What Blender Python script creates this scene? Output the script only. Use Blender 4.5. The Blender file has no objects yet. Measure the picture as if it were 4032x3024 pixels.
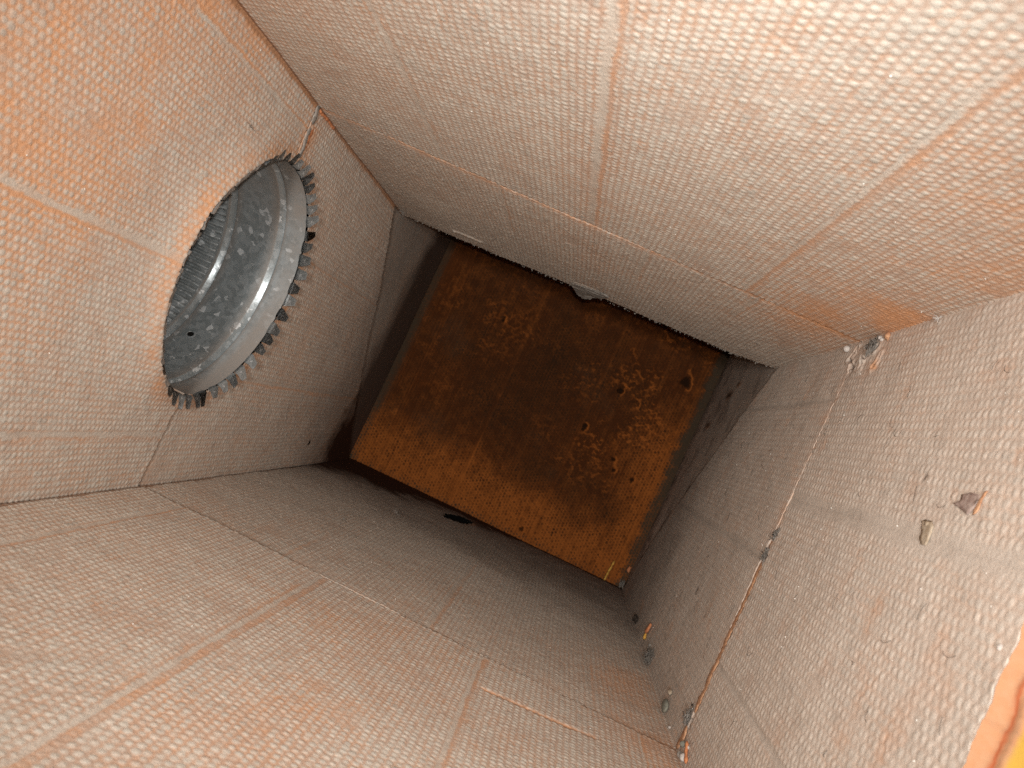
import bpy, bmesh, math, random
import numpy as np
from mathutils import Vector, Matrix

random.seed(7)
RNG = np.random.default_rng(11)
SC = bpy.context.scene
COL = SC.collection

# ------------------------------------------------------------------ camera
CAM_POS = (0.0130, 0.0, 0.1497)
RIGHT = Vector((0.41909, 0.07425, -0.90490))
DOWN = Vector((-0.90763, 0.06051, -0.41539))
FWD = Vector((0.02392, 0.99540, 0.09275))
cd = bpy.data.cameras.new('camera')
cd.sensor_fit = 'HORIZONTAL'
cd.sensor_width = 36.0
cd.lens = 27.03
cd.clip_start = 0.01
cd.clip_end = 50.0
cd.dof.use_dof = True
cd.dof.focus_distance = 0.55
cd.dof.aperture_fstop = 21.0
cam = bpy.data.objects.new('camera', cd)
cam.matrix_world = Matrix(((RIGHT.x, -DOWN.x, -FWD.x, CAM_POS[0]),
                           (RIGHT.y, -DOWN.y, -FWD.y, CAM_POS[1]),
                           (RIGHT.z, -DOWN.z, -FWD.z, CAM_POS[2]),
                           (0, 0, 0, 1)))
COL.objects.link(cam)
SC.camera = cam

# ------------------------------------------------------------------ world and lamp
world = bpy.data.worlds.new('World')
SC.world = world
world.use_nodes = True
world.node_tree.nodes['Background'].inputs[0].default_value = (0, 0, 0, 1)
world.node_tree.nodes['Background'].inputs[1].default_value = 0.0
def point_lamp(name, loc, energy, radius, col):
    ld = bpy.data.lights.new(name, 'POINT')
    ld.energy = energy
    ld.shadow_soft_size = radius
    ld.color = col
    o = bpy.data.objects.new(name, ld)
    o.location = loc
    COL.objects.link(o)
point_lamp('fill_lamp', (0.015, -0.50, 0.18), 21.0, 0.04, (1.0, 0.975, 0.935))    # added fill lamp behind the camera, evens out the flash's steep falloff
fd = bpy.data.lights.new('phone_flash', 'SPOT')      # the phone's own flash beside the lens
fd.energy = 6.4
fd.shadow_soft_size = 0.004
fd.color = (1.0, 0.975, 0.935)
fd.spot_size = math.radians(106)
fd.spot_blend = 1.0
flash = bpy.data.objects.new('phone_flash', fd)
flash.location = (0.030, -0.004, 0.148)
flash.rotation_euler = FWD.to_track_quat('-Z', 'Y').to_euler()
COL.objects.link(flash)

SC.view_settings.view_transform = 'Standard'
SC.view_settings.look = 'None'
SC.view_settings.gamma = 1.0
SC.view_settings.exposure = 0.0
SC.view_settings.use_curve_mapping = False
SC.cycles.max_bounces = 5
SC.cycles.diffuse_bounces = 3
SC.cycles.glossy_bounces = 3
SC.cycles.use_denoising = False
SC.cycles.use_adaptive_sampling = True
SC.cycles.adaptive_threshold = 0.02
SC.cycles.sample_clamp_indirect = 3.0
SC.cycles.caustics_reflective = False
SC.cycles.caustics_refractive = False

# ------------------------------------------------------------------ sizes (metres): a 12 x 16 inch lined duct
HX = 0.1472          # half width in x
ZT = 0.406           # inside height
YJ = 0.519           # joint between the two straight sections
YB = 1.044           # face of the end panel
YK = 0.248           # cut edge of the floor board (access opening)
CX, CY, CR = 0.0120, 0.5235, 0.0905   # round collar in the ceiling

# ------------------------------------------------------------------ numpy noise
def _hash(ix, iy, seed):
    n = (ix.astype(np.int64) * 374761393 + iy.astype(np.int64) * 668265263 + seed * 1442695041) & 0xFFFFFFFF
    n = ((n ^ (n >> 13)) * 1274126177) & 0xFFFFFFFF
    n = ((n ^ (n >> 16)) * 2246822519) & 0xFFFFFFFF
    return ((n ^ (n >> 15)) & 0xFFFFFF) / float(0xFFFFFF)

def vnoise(x, y, seed=0):
    x = np.asarray(x, float); y = np.asarray(y, float)
    ix = np.floor(x); iy = np.floor(y)
    fx = x - ix; fy = y - iy
    fx = fx * fx * (3 - 2 * fx); fy = fy * fy * (3 - 2 * fy)
    a = _hash(ix, iy, seed); b = _hash(ix + 1, iy, seed)
    c = _hash(ix, iy + 1, seed); d = _hash(ix + 1, iy + 1, seed)
    return (a * (1 - fx) + b * fx) * (1 - fy) + (c * (1 - fx) + d * fx) * fy

def fbm(x, y, seed=0, oct=4):
    v = 0.0; amp = 0.5; tot = 0.0
    for k in range(oct):
        v = v + amp * vnoise(np.asarray(x) * 2 ** k + 17.3 * k, np.asarray(y) * 2 ** k - 9.1 * k, seed + k)
        tot += amp; amp *= 0.5
    return v / tot

def sstep(a, b, x):
    t = np.clip((x - a) / (b - a), 0, 1)
    return t * t * (3 - 2 * t)

def gauss(S, T, s, t, ss, st):
    return np.exp(-((S - s) / ss) ** 2 - ((T - t) / st) ** 2)

def polydist(S, T, pts):
    d = np.full(S.shape, 1e9)
    for (s0, t0), (s1, t1) in zip(pts[:-1], pts[1:]):
        vs, vt = s1 - s0, t1 - t0
        L2 = vs * vs + vt * vt + 1e-9
        u = np.clip(((S - s0) * vs + (T - t0) * vt) / L2, 0, 1)
        d = np.minimum(d, np.hypot(S - s0 - u * vs, T - t0 - u * vt))
    return d

# ------------------------------------------------------------------ materials
def new_mat(name):
    m = bpy.data.materials.new(name)
    m.use_nodes = True
    nt = m.node_tree
    nt.nodes.clear()
    out = nt.nodes.new('ShaderNodeOutputMaterial')
    b = nt.nodes.new('ShaderNodeBsdfPrincipled')
    nt.links.new(b.outputs[0], out.inputs[0])
    return m, nt, b

def N(nt, kind, **kw):
    n = nt.nodes.new(kind)
    for k, v in kw.items():
        setattr(n, k, v)
    return n

def attr(nt, name):
    return N(nt, 'ShaderNodeAttribute', attribute_name=name).outputs['Fac']

def math_(nt, op, a, b=None, clamp=False):
    n = N(nt, 'ShaderNodeMath', operation=op, use_clamp=clamp)
    for i, v in enumerate((a, b)):
        if v is None:
            continue
        if hasattr(v, 'links'):
            nt.links.new(v, n.inputs[i])
        else:
            n.inputs[i].default_value = v
    return n.outputs[0]

def mix(nt, fac, a, b, blend='MIX'):
    n = N(nt, 'ShaderNodeMix', data_type='RGBA', blend_type=blend)
    for i, v in ((0, fac), (6, a), (7, b)):
        if hasattr(v, 'links'):
            nt.links.new(v, n.inputs[i])
        elif i == 0:
            n.inputs[0].default_value = v
        else:
            n.inputs[i].default_value = (v[0], v[1], v[2], 1)
    return n.outputs[2]

def noise(nt, scale, detail=3.0, rough=0.6, vec=None):
    if vec is None:
        vec = N(nt, 'ShaderNodeTexCoord').outputs['Object']
    n = N(nt, 'ShaderNodeTexNoise')
    n.inputs['Scale'].default_value = scale
    n.inputs['Detail'].default_value = detail
    n.inputs['Roughness'].default_value = rough
    nt.links.new(vec, n.inputs['Vector'])
    return n.outputs['Fac']

def ramp(nt, x, lo, hi):
    n = N(nt, 'ShaderNodeMapRange', interpolation_type='SMOOTHSTEP')
    nt.links.new(x, n.inputs[0])
    n.inputs[1].default_value = lo
    n.inputs[2].default_value = hi
    return n.outputs[0]

def bump(nt, b, height, strength, dist):
    n = N(nt, 'ShaderNodeBump')
    n.inputs['Strength'].default_value = strength
    n.inputs['Distance'].default_value = dist
    nt.links.new(height, n.inputs['Height'])
    nt.links.new(n.outputs[0], b.inputs['Normal'])

def liner_material(name, salmon, orange, cream, grey, stain):
    """glass-fibre liner: resin-coloured mat under a coat of dust; attributes dust, rust, grey, stain"""
    m, nt, b = new_mat(name)
    n1 = noise(nt, 420, 3, 0.65)
    n2 = noise(nt, 1500, 1, 0.6)
    n3 = noise(nt, 60, 3, 0.6)
    rust = math_(nt, 'ADD', attr(nt, 'rust'), math_(nt, 'MULTIPLY', math_(nt, 'SUBTRACT', n3, 0.5), 0.5), True)
    base = mix(nt, rust, salmon, orange)
    gry = math_(nt, 'ADD', attr(nt, 'grey'), math_(nt, 'MULTIPLY', math_(nt, 'SUBTRACT', n1, 0.5), 0.5), True)
    dcol = mix(nt, gry, cream, grey)
    d = math_(nt, 'ADD', attr(nt, 'dust'), math_(nt, 'MULTIPLY', math_(nt, 'SUBTRACT', n1, 0.5), 0.55), True)
    c = mix(nt, d, base, dcol)
    c = mix(nt, attr(nt, 'stain'), c, stain)
    v = math_(nt, 'ADD', 0.70, math_(nt, 'MULTIPLY', n2, 0.6))
    cc = N(nt, 'ShaderNodeCombineColor')
    for i in range(3):
        nt.links.new(v, cc.inputs[i])
    c = mix(nt, 1.0, c, cc.outputs[0], 'MULTIPLY')
    nt.links.new(c, b.inputs['Base Color'])
    b.inputs['Roughness'].default_value = 0.92
    b.inputs['Specular IOR Level'].default_value = 0.12
    h = math_(nt, 'ADD', math_(nt, 'MULTIPLY', n1, 1.0), math_(nt, 'MULTIPLY', n2, 0.5))
    bump(nt, b, h, 0.5, 0.0006)
    return m

M_LINER = liner_material('dusty_liner', (0.53, 0.38, 0.295), (0.70, 0.37, 0.20), (0.69, 0.635, 0.555), (0.45, 0.395, 0.34), (0.045, 0.018, 0.009))
M_FLOOR = liner_material('dusty_floor_liner', (0.57, 0.44, 0.36), (0.70, 0.37, 0.20), (0.665, 0.585, 0.51), (0.46, 0.40, 0.345), (0.05, 0.03, 0.02))
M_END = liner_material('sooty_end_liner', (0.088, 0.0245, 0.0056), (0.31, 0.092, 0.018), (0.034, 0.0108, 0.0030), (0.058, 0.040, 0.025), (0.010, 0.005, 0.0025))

def simple(name, col, rough=0.8, var=0.25, scale=300, spec=0.2, metal=0.0, col2=None, bumpd=0.0004):
    m, nt, b = new_mat(name)
    n = noise(nt, scale, 4, 0.6)
    dk = col2 or tuple(c * (1 - var) for c in col)
    c = mix(nt, ramp(nt, n, 0.35, 0.65), col, dk)
    nt.links.new(c, b.inputs['Base Color'])
    b.inputs['Roughness'].default_value = rough
    b.inputs['Specular IOR Level'].default_value = spec
    b.inputs['Metallic'].default_value = metal
    if bumpd:
        bump(nt, b, n, 0.6, bumpd)
    return m

M_ORANGE = simple('torn_orange_fibre', (0.66, 0.27, 0.12), 0.95, scale=500, col2=(0.50, 0.19, 0.09))
M_YELLOW = simple('raw_yellow_fibre', (0.72, 0.42, 0.09), 0.95, scale=500, col2=(0.5, 0.25, 0.05))
M_WHITE = simple('white_bead', (0.60, 0.545, 0.50), 0.7, scale=900, var=0.25)
M_GREYD = simple('grey_lint', (0.30, 0.27, 0.24), 0.95, scale=700, col2=(0.17, 0.15, 0.13))
M_DARK = simple('dark_debris', (0.06, 0.045, 0.035), 0.85, scale=700, col2=(0.025, 0.018, 0.014))
M_BROWN = simple('brown_leaf', (0.43, 0.34, 0.30), 0.9, scale=350, col2=(0.30, 0.21, 0.18))
M_TAN = simple('tan_husk', (0.47, 0.39, 0.30), 0.9, scale=350, col2=(0.35, 0.27, 0.19))
M_OLIVE = simple('grey_green_pebble', (0.26, 0.25, 0.20), 0.8, scale=350, col2=(0.19, 0.19, 0.16))
M_SEAL = simple('grey_mastic', (0.34, 0.30, 0.265), 0.9, scale=400, col2=(0.22, 0.195, 0.17))
M_RUSTY = simple('rusty_crumbs', (0.58, 0.34, 0.20), 0.95, scale=500, col2=(0.40, 0.20, 0.11))
M_LINT = simple('lint', (0.12, 0.10, 0.085), 0.9, scale=900)
M_GRAIN = simple('pale_grain', (0.85, 0.82, 0.76), 0.25, scale=900, var=0.1, spec=0.6)
M_BACKING = simple('board_fibre', (0.30, 0.17, 0.06), 0.95, scale=250, col2=(0.16, 0.08, 0.03))
M_BLACK = simple('dark_inside', (0.012, 0.011, 0.010), 0.9)

def steel_material():
    m, nt, b = new_mat('galvanised_steel')
    tc = N(nt, 'ShaderNodeTexCoord')
    nz = N(nt, 'ShaderNodeTexNoise')
    nz.inputs['Scale'].default_value = 260
    nt.links.new(tc.outputs['Object'], nz.inputs['Vector'])
    mp = N(nt, 'ShaderNodeVectorMath', operation='MULTIPLY_ADD')
    nt.links.new(nz.outputs['Color'], mp.inputs[0])
    mp.inputs[1].default_value = (0.005, 0.005, 0.005)
    nt.links.new(tc.outputs['Object'], mp.inputs[2])
    vo = N(nt, 'ShaderNodeTexVoronoi')
    vo.inputs['Scale'].default_value = 260
    nt.links.new(mp.outputs[0], vo.inputs['Vector'])
    sx = N(nt, 'ShaderNodeSeparateColor')
    nt.links.new(vo.outputs['Color'], sx.inputs[0])
    k = ramp(nt, sx.outputs[0], 0.0, 1.0)
    hot = ramp(nt, sx.outputs[1], 0.92, 0.97)
    c = mix(nt, k, (0.29, 0.325, 0.335), (0.42, 0.46, 0.475))
    c = mix(nt, hot, c, (0.82, 0.86, 0.88))
    n1 = noise(nt, 500, 4, 0.65)
    d = math_(nt, 'ADD', attr(nt, 'dust'), math_(nt, 'MULTIPLY', math_(nt, 'SUBTRACT', n1, 0.5), 0.6), True)
    c = mix(nt, d, c, (0.31, 0.275, 0.245))
    nt.links.new(c, b.inputs['Base Color'])
    nt.links.new(math_(nt, 'MULTIPLY', math_(nt, 'SUBTRACT', 1.0, d), 0.28), b.inputs['Metallic'])
    r = math_(nt, 'ADD', math_(nt, 'ADD', 0.24, math_(nt, 'MULTIPLY', sx.outputs[2], 0.14)), math_(nt, 'MULTIPLY', d, 0.5), True)
    nt.links.new(r, b.inputs['Roughness'])
    bump(nt, b, n1, 0.15, 0.0003)
    return m
M_STEEL = steel_material()

# ------------------------------------------------------------------ object helpers
def empty(name, loc, label, cat, group=None):
    o = bpy.data.objects.new(name, None)
    o.empty_display_size = 0.02
    o.location = loc
    COL.objects.link(o)
    tag(o, label, cat, group)
    return o

def tag(o, label=None, cat=None, group=None, kind=None):
    if label: o['label'] = label
    if cat: o['category'] = cat
    if group: o['group'] = group
    if kind: o['kind'] = kind
    return o

def mesh_np(name, V, F, mat, parent=None, attrs=None, smooth=True):
    """V (n,3) world coordinates, F (m,4) or (m,3)"""
    V = np.asarray(V, np.float32); F = np.asarray(F, np.int32)
    if parent is not None:
        V = V - np.array(parent.location, np.float32)
    me = bpy.data.meshes.new(name)
    n, k = F.shape
    me.vertices.add(len(V)); me.vertices.foreach_set('co', V.ravel())
    me.loops.add(n * k); me.loops.foreach_set('vertex_index', F.ravel())
    me.polygons.add(n)
    me.polygons.foreach_set('loop_start', np.arange(0, n * k, k, dtype=np.int32))
    me.polygons.foreach_set('use_smooth', np.full(n, smooth))
    for an, av in (attrs or {}).items():
        a = me.attributes.new(an, 'FLOAT', 'POINT')
        a.data.foreach_set('value', np.asarray(av, np.float32).ravel())
    me.update(calc_edges=True)
    me.materials.append(mat)
    o = bpy.data.objects.new(name, me)
    COL.objects.link(o)
    if parent is not None:
        o.parent = parent
    return o

def mesh_bm(name, bm, mat, parent=None, smooth=True, loc=None):
    me = bpy.data.meshes.new(name)
    if loc is not None:
        bmesh.ops.translate(bm, verts=bm.verts, vec=-Vector(loc))
    bm.to_mesh(me); bm.free()
    for p in me.polygons:
        p.use_smooth = smooth
    me.materials.append(mat)
    o = bpy.data.objects.new(name, me)
    COL.objects.link(o)
    if loc is not None:
        o.location = loc
    if parent is not None:
        o.parent = parent
        if loc is None:
            o.location = -Vector(parent.location)
        else:
            o.location = Vector(loc) - Vector(parent.location)
    return o

# ------------------------------------------------------------------ embossed liner relief
def emboss(S, T, a, p, seed, jit=0.35):
    """staggered bumps: S along the duct, T across, in mm. Returns bump height 0..1 and a per-bump random value."""
    wob = (fbm(S / 60, T / 60, seed + 91, 2) - 0.5) * 1.6
    wob2 = (fbm(S / 60 + 9, T / 60, seed + 97, 2) - 0.5) * 1.6
    S = S + wob; T = T + wob2
    i0 = np.round(T / a)
    best = np.zeros(S.shape); rnd = np.zeros(S.shape)
    for di in (-1, 0, 1):
        i = i0 + di
        off = np.where(np.mod(i, 2) > 0.5, 0.5 * p, 0.0)
        j0 = np.floor((S - off) / p)
        for dj in (0, 1):
            j = j0 + dj
            r1 = _hash(i, j, seed); r2 = _hash(i, j, seed + 1); r3 = _hash(i, j, seed + 2); r4 = _hash(i, j, seed + 3)
            cs = j * p + off + (r1 - 0.5) * 2 * jit
            ct = i * a + (r2 - 0.5) * 2 * jit
            rad = 1.0 * (0.86 + 0.30 * r3)
            d2 = ((S - cs) / (0.55 * p * rad)) ** 2 + ((T - ct) / (0.50 * a * rad)) ** 2
            hgt = np.clip(1 - d2, 0, 1) ** 1.1 * (0.55 + 0.55 * r4)
            m = hgt > best
            best = np.where(m, hgt, best)
            rnd = np.where(m, _hash(i, j, seed + 4), rnd)
    return np.clip(best, 0, 1.1), rnd

class Panel:
    """grid over (s, t) with relief h (mm, towards the inside) and paint attributes; all arguments in mm"""
    def __init__(self, t0, t1, res, s0, s1):
        nt_ = max(2, int(round((t1 - t0) / res)) + 1)
        tv = np.linspace(t0, t1, nt_)
        a = s0(tv) if callable(s0) else np.full(nt_, float(s0))
        b = s1(tv) if callable(s1) else np.full(nt_, float(s1))
        ns = max(2, int(round(float(np.max(b - a)) / res)) + 1)
        u = np.linspace(0, 1, ns)
        self.T = np.repeat(tv[None, :], ns, 0)
        self.S = a[None, :] + (b - a)[None, :] * u[:, None]
        self.ns, self.nt = ns, nt_
        z = np.zeros_like(self.S)
        self.h = z.copy(); self.dust = z.copy(); self.rust = z.copy(); self.grey = z.copy(); self.stain = z.copy()

    def relief(self, a, p, seed, amp, flat=None, dust0=0.25, dust1=1.0, rnd=0.25, undul=0.5):
        S, T = self.S, self.T
        b, r = emboss(S, T, a, p, seed)
        f = np.ones_like(S) if flat is None else 1 - flat
        # dirt locally fills the pattern
        fill = sstep(0.60, 0.80, fbm(S / 23, T / 23, seed + 31, 4)) * 0.4
        rr = random.Random(seed)
        scuff = np.zeros_like(S)
        wn = 0.9 * (fbm(S / 5, T / 5, seed + 61, 3) - 0.5)
        for k in range(14):                  # rubbed and crushed places
            cs = rr.uniform(S.min(), S.max()); ct = rr.uniform(T.min(), T.max())
            ang = rr.uniform(0, 3.14); la = rr.uniform(4, 16); lb = rr.uniform(1.2, 4.0)
            us = (S - cs) * math.cos(ang) + (T - ct) * math.sin(ang)
            ut = -(S - cs) * math.sin(ang) + (T - ct) * math.cos(ang)
            q = np.hypot(us / la, ut / lb) + wn
            scuff = np.maximum(scuff, (1 - sstep(0.1, 1.0, q)) * rr.uniform(0.3, 0.9))
        self.scuff = scuff
        f = f * (1 - fill) * (1 - 0.85 * scuff)
        self.b = b * f
        self.h = self.h + amp * self.b + undul * (fbm(S / 60, T / 60, seed + 40, 3) - 0.5) * 2 + 2.4 * (fbm(S / 160, T / 160, seed + 42, 2) - 0.5) + 0.10 * (fbm(S / 1.6, T / 1.6, seed + 44, 2) - 0.5)
        mask = sstep(0.0, 0.55, b) * f * (0.75 + 0.5 * fbm(S / 2.2, T / 2.2, seed + 47, 2))
        self.dust = dust0 + (dust1 - dust0) * mask + (r - 0.5) * rnd * mask + 0.35 * (fbm(S / 14, T / 14, seed + 50, 4) - 0.5)
        self.mask = mask
        self.grey = self.grey + (r - 0.5) * 0.3 * mask + 0.35 * sstep(0.60, 0.75, fbm(S / 7, T / 7, seed + 53, 4))
        self.grey = self.grey + 0.25 * scuff; self.dust = self.dust + scuff * 0.5 * (fbm(S / 9, T / 9, seed + 63, 3) - 0.35); self.h = self.h - 0.08 * scuff
        self.rust = self.rust + 0.7 * (fbm(S / 6, T / 6, seed + 57, 3) - 0.5) * (1 - mask)

    def strips(self, lines, seed, cream=True):
        """roller grooves running along the duct: flat dusty band with an orange band beside it"""
        S, T = self.S, self.T
        flat = np.zeros_like(S)
        self._c = np.zeros_like(S); self._o = np.zeros_like(S)
        for (tc, wc, to, wo, s0, s1) in lines:
            w = (vnoise(S / 30, T * 0 + tc, seed) - 0.5) * 1.2 + (fbm(S / 5, T / 5, seed + 6, 2) - 0.5) * 2.2
            on = sstep(s0 - 6, s0, S) * (1 - sstep(s1, s1 + 6, S))
            c = (1 - sstep(wc * 0.75, wc * 1.15, np.abs(T - tc - w))) * on
            o = (1 - sstep(wo * 0.6, wo * 1.3, np.abs(T - to - w))) * on
            c = c * (0.55 + 0.6 * fbm(S / 16, T * 0 + tc, seed + 11, 3))
            flat = np.maximum(flat, np.maximum(c, o * 0.45))
            self._c = np.maximum(self._c, c)
            self._o = np.maximum(self._o, o * (0.15 + 0.85 * fbm(S / 13, T / 3 + to, seed + 3, 3)))
        return np.clip(flat, 0, 1)

    def paint_strips(self, depth=0.12, creamdust=0.85):
        self.dust = self.dust * (1 - self._c) + creamdust * self._c
        self.dust = np.maximum(self.dust - self._o * 0.45, 0)
        self.rust = self.rust + self._o * 0.3
        self.h = self.h - depth * np.clip(self._c + self._o, 0, 1)

    def grime(self, s0, s1, amount, seed):  # brown grime that also paints in a steeper light falloff towards the elbow
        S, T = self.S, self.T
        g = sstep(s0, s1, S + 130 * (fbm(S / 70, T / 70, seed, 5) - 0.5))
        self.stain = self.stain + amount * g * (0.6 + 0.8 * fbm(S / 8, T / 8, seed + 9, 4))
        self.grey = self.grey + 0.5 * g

    def build(self, name, parent, mapf, mat, cut=None, skirt=16.0):
        S, T = self.S, self.T
        ns, nt_ = self.ns, self.nt
        P = mapf(S, T, self.h) / 1000.0           # (ns, nt, 3)
        V = P.reshape(-1, 3)
        idx = np.arange(ns * nt_).reshape(ns, nt_)
        F = np.stack([idx[:-1, :-1], idx[1:, :-1], idx[1:, 1:], idx[:-1, 1:]], -1).reshape(-1, 4)
        at = {k: np.clip(getattr(self, k), 0, 1).reshape(-1) for k in ('dust', 'rust', 'grey', 'stain')}
        if cut is not None:
            cs = S.reshape(-1)[F].mean(1); ct = T.reshape(-1)[F].mean(1)
            F = F[~cut(cs, ct)]
        # the board's thickness along its four edges
        ring = np.concatenate([idx[0, :], idx[1:, -1], idx[-1, -2::-1], idx[-2:0:-1, 0]])
        deep = (mapf(S, T, self.h * 0 - skirt) / 1000.0).reshape(-1, 3)[ring]
        n0 = len(V)
        V = np.concatenate([V, deep])
        k = len(ring); r = np.arange(k)
        F2 = np.stack([ring, ring[(r + 1) % k], n0 + (r + 1) % k, n0 + r], -1)
        if cut is not None:
            F2 = F2[~cut(S.reshape(-1)[ring], T.reshape(-1)[ring])]
        F = np.concatenate([F, F2])
        ext = {'dust': 0.15, 'rust': 0.8, 'grey': 0.5, 'stain': 0.35}
        at = {kk: np.concatenate([vv, np.full(k, ext[kk])]) for kk, vv in at.items()}
        return mesh_np(name, V, F, mat, parent, at)

mT = lambda S, T, h: np.stack([HX * 1000 - h, S, T], -1)
mB = lambda S, T, h: np.stack([-HX * 1000 + h, S, T], -1)
mL = lambda S, T, h: np.stack([T, S, ZT * 1000 - h], -1)
mR = lambda S, T, h: np.stack([T, S, h], -1)
mK = lambda S, T, h: np.stack([S, YB * 1000 - h, T], -1)

RN, RF = 0.85, 1.2     # grid steps: near section, far section
YN = -120.0             # where the side boards begin behind the camera
J = YJ * 1000
def jag(amp, seed, fine=1.0, k=0.7):
    return lambda t: amp * (fbm(t / (9 * fine), t * 0, seed, 3) - 0.5) * 2 + amp * k * (vnoise(t / (1.6 * fine), t * 0, seed + 7) - 0.5)
jJ = jag(1.2, 3)

# mitre line of the elbow on ceiling and floor (x -> y), measured
def mitre_top(x):
    return np.interp(x, [-147, -96, 8, 69, 140, 148], [1030, 976, 881, 835, 768, 762])
def mitre_bot(x):
    return np.interp(x, [-147, -137, -77, 20, 98, 144, 148], [1040, 1032, 984, 877, 790, 728, 722])
def side_end(z):
    return np.interp(z, [0, 41, 211, 349, 406], [737, 755, 773, 786, 790])

sec1 = empty('duct_section', (0, 0, 0), 'near duct length with cream and orange dusty liner, up to the joint across the collar', 'duct section')
sec2 = empty('duct_section', (0, 0.52, 0), 'farther duct length between the crosswise joint and the mitred crack', 'duct section')
elbow = empty('duct_elbow', (0, 0.76, 0), 'dark elbow at the far end with rusty brown end panel', 'duct elbow')

# coarse run of the boards behind the view, so the lamp has the same surroundings
def hole(cs, ct):
    d = np.hypot(ct - CX * 1000, cs - CY * 1000)
    th = np.arctan2(cs - CY * 1000, ct - CX * 1000)
    return d < CR * 1000 - 1.0 + 2.2 * (vnoise(th * 9 + 40, th * 0, 5) - 0.3)

def ceiling_holes(cs, ct):
    return hole(cs, ct) | (np.hypot((cs - 837) / 1.25, ct + 120) < 2.6)

def collar_bulge(S, T):
    d = np.hypot(T - CX * 1000, S - CY * 1000) - CR * 1000
    near = sstep(30, -90, S - CY * 1000)
    return 8.0 * near * np.exp(-np.clip(d, 0, 999) / 16.0)

# ---------------- side board in the upper right of the photo (T)
def side_T(near):
    if near:
        p = Panel(-1.5, 407.5, RN, 165, lambda t: J - 0.4 + jJ(t) * 0.8)
        lines = [(195.5, 1.9, 191.3, 1.5, 0, 600), (84, 1.0, 80.5, 1.9, 0, 600), (307, 1.8, 304, 0.5, 0, 600)]
        seed = 100
    else:
        e = jag(3.6, 21, 1.5, 0.25)
        p = Panel(-1.5, 407.5, RF, lambda t: J + 0.6 + jJ(t), lambda t: side_end(t) + e(t))
        lines = [(265, 1.2, 262, 0.9, 520, 640), (152, 1.2, 149.5, 0.9, 520, 620), (386, 1.0, 383, 0.5, 520, 680), (72, 1.0, 69, 0.8, 520, 600)]
        seed = 140
    S, T = p.S, p.T
    fl = p.strips(lines, seed)
    amp = 0.48 if near else 0.78
    p.relief(3.95, 4.1, seed, amp, fl, 0.22 if near else 0.24, 1.0, 0.35)
    lowf = fbm(S / 55, T / 55, seed + 3, 4)
    p.rust += 0.15 + 0.5 * (lowf - 0.4)
    # orange wear towards the floor edge
    o = gauss(S, T, 330, 20, 150, 55) + 0.8 * gauss(S, T, 470, 10, 90, 45) + 0.35 * gauss(S, T, 540, 30, 60, 30)
    o = o * (0.35 + 0.75 * sstep(0.25, 0.75, lowf))
    p.rust += 0.5 * o
    p.dust -= 0.7 * o
    p.grey += 0.12 + 0.35 * (fbm(S / 25, T / 25, seed + 8, 4) - 0.4) + 0.42 * sstep(430, 760, S) + 0.3 * sstep(330, 400, T)
    p.dust += 0.25 * sstep(600, 740, S) - 0.10 * gauss(S, T, 380, 345, 90, 40)
    p.dust -= 0.18 * gauss(T, S * 0, 194, 0, 14, 1) - 0.0
    if near:
        j = sstep(J - 10, J - 2, S)
        p.h += 0.12 * j
    else:
        j = 1 - sstep(J + 2, J + 9, S)
        p.dust -= 0.65 * j * (0.4 + 0.9 * vnoise(T / 12, S * 0, 77)); p.rust += 0.3 * j
        p.stain += 0.3 * (1 - sstep(J + 0.8, J + 2.4, S))
        p.h -= 0.35 * j
        # long tear near the end and bright fuzzy lip
        d = polydist(S, T, [(757, 338), (752, 322), (750, 305)])
        p.h -= 1.6 * np.exp(-(d / 1.3) ** 2); p.stain += 0.7 * np.exp(-(d / 1.2) ** 2)
        d = polydist(S, T, [(748, 206), (741, 194), (739, 180), (746, 168)])
        p.stain += 0.8 * np.exp(-(d / 1.6) ** 2); p.h -= 1.5 * np.exp(-(d / 1.6) ** 2)
        d = polydist(S, T, [(753, 338), (748, 322), (746, 305)])
        p.h += 1.5 * np.exp(-(d / 1.5) ** 2)
    p.paint_strips()
    # rusty line in the corner to the ceiling board
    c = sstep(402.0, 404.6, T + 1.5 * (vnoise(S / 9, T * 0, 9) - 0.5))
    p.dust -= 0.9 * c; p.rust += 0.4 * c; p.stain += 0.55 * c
    if near:
        b = Panel(-1.5, 407.5, 12, YN, 164)
        b.dust += 0.7; b.rust += 0.2
        b.build('side_panel', sec1, mT, M_LINER)
    return p.build('side_panel', sec1 if near else sec2, mT, M_LINER)
side_T(True); side_T(False)

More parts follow.
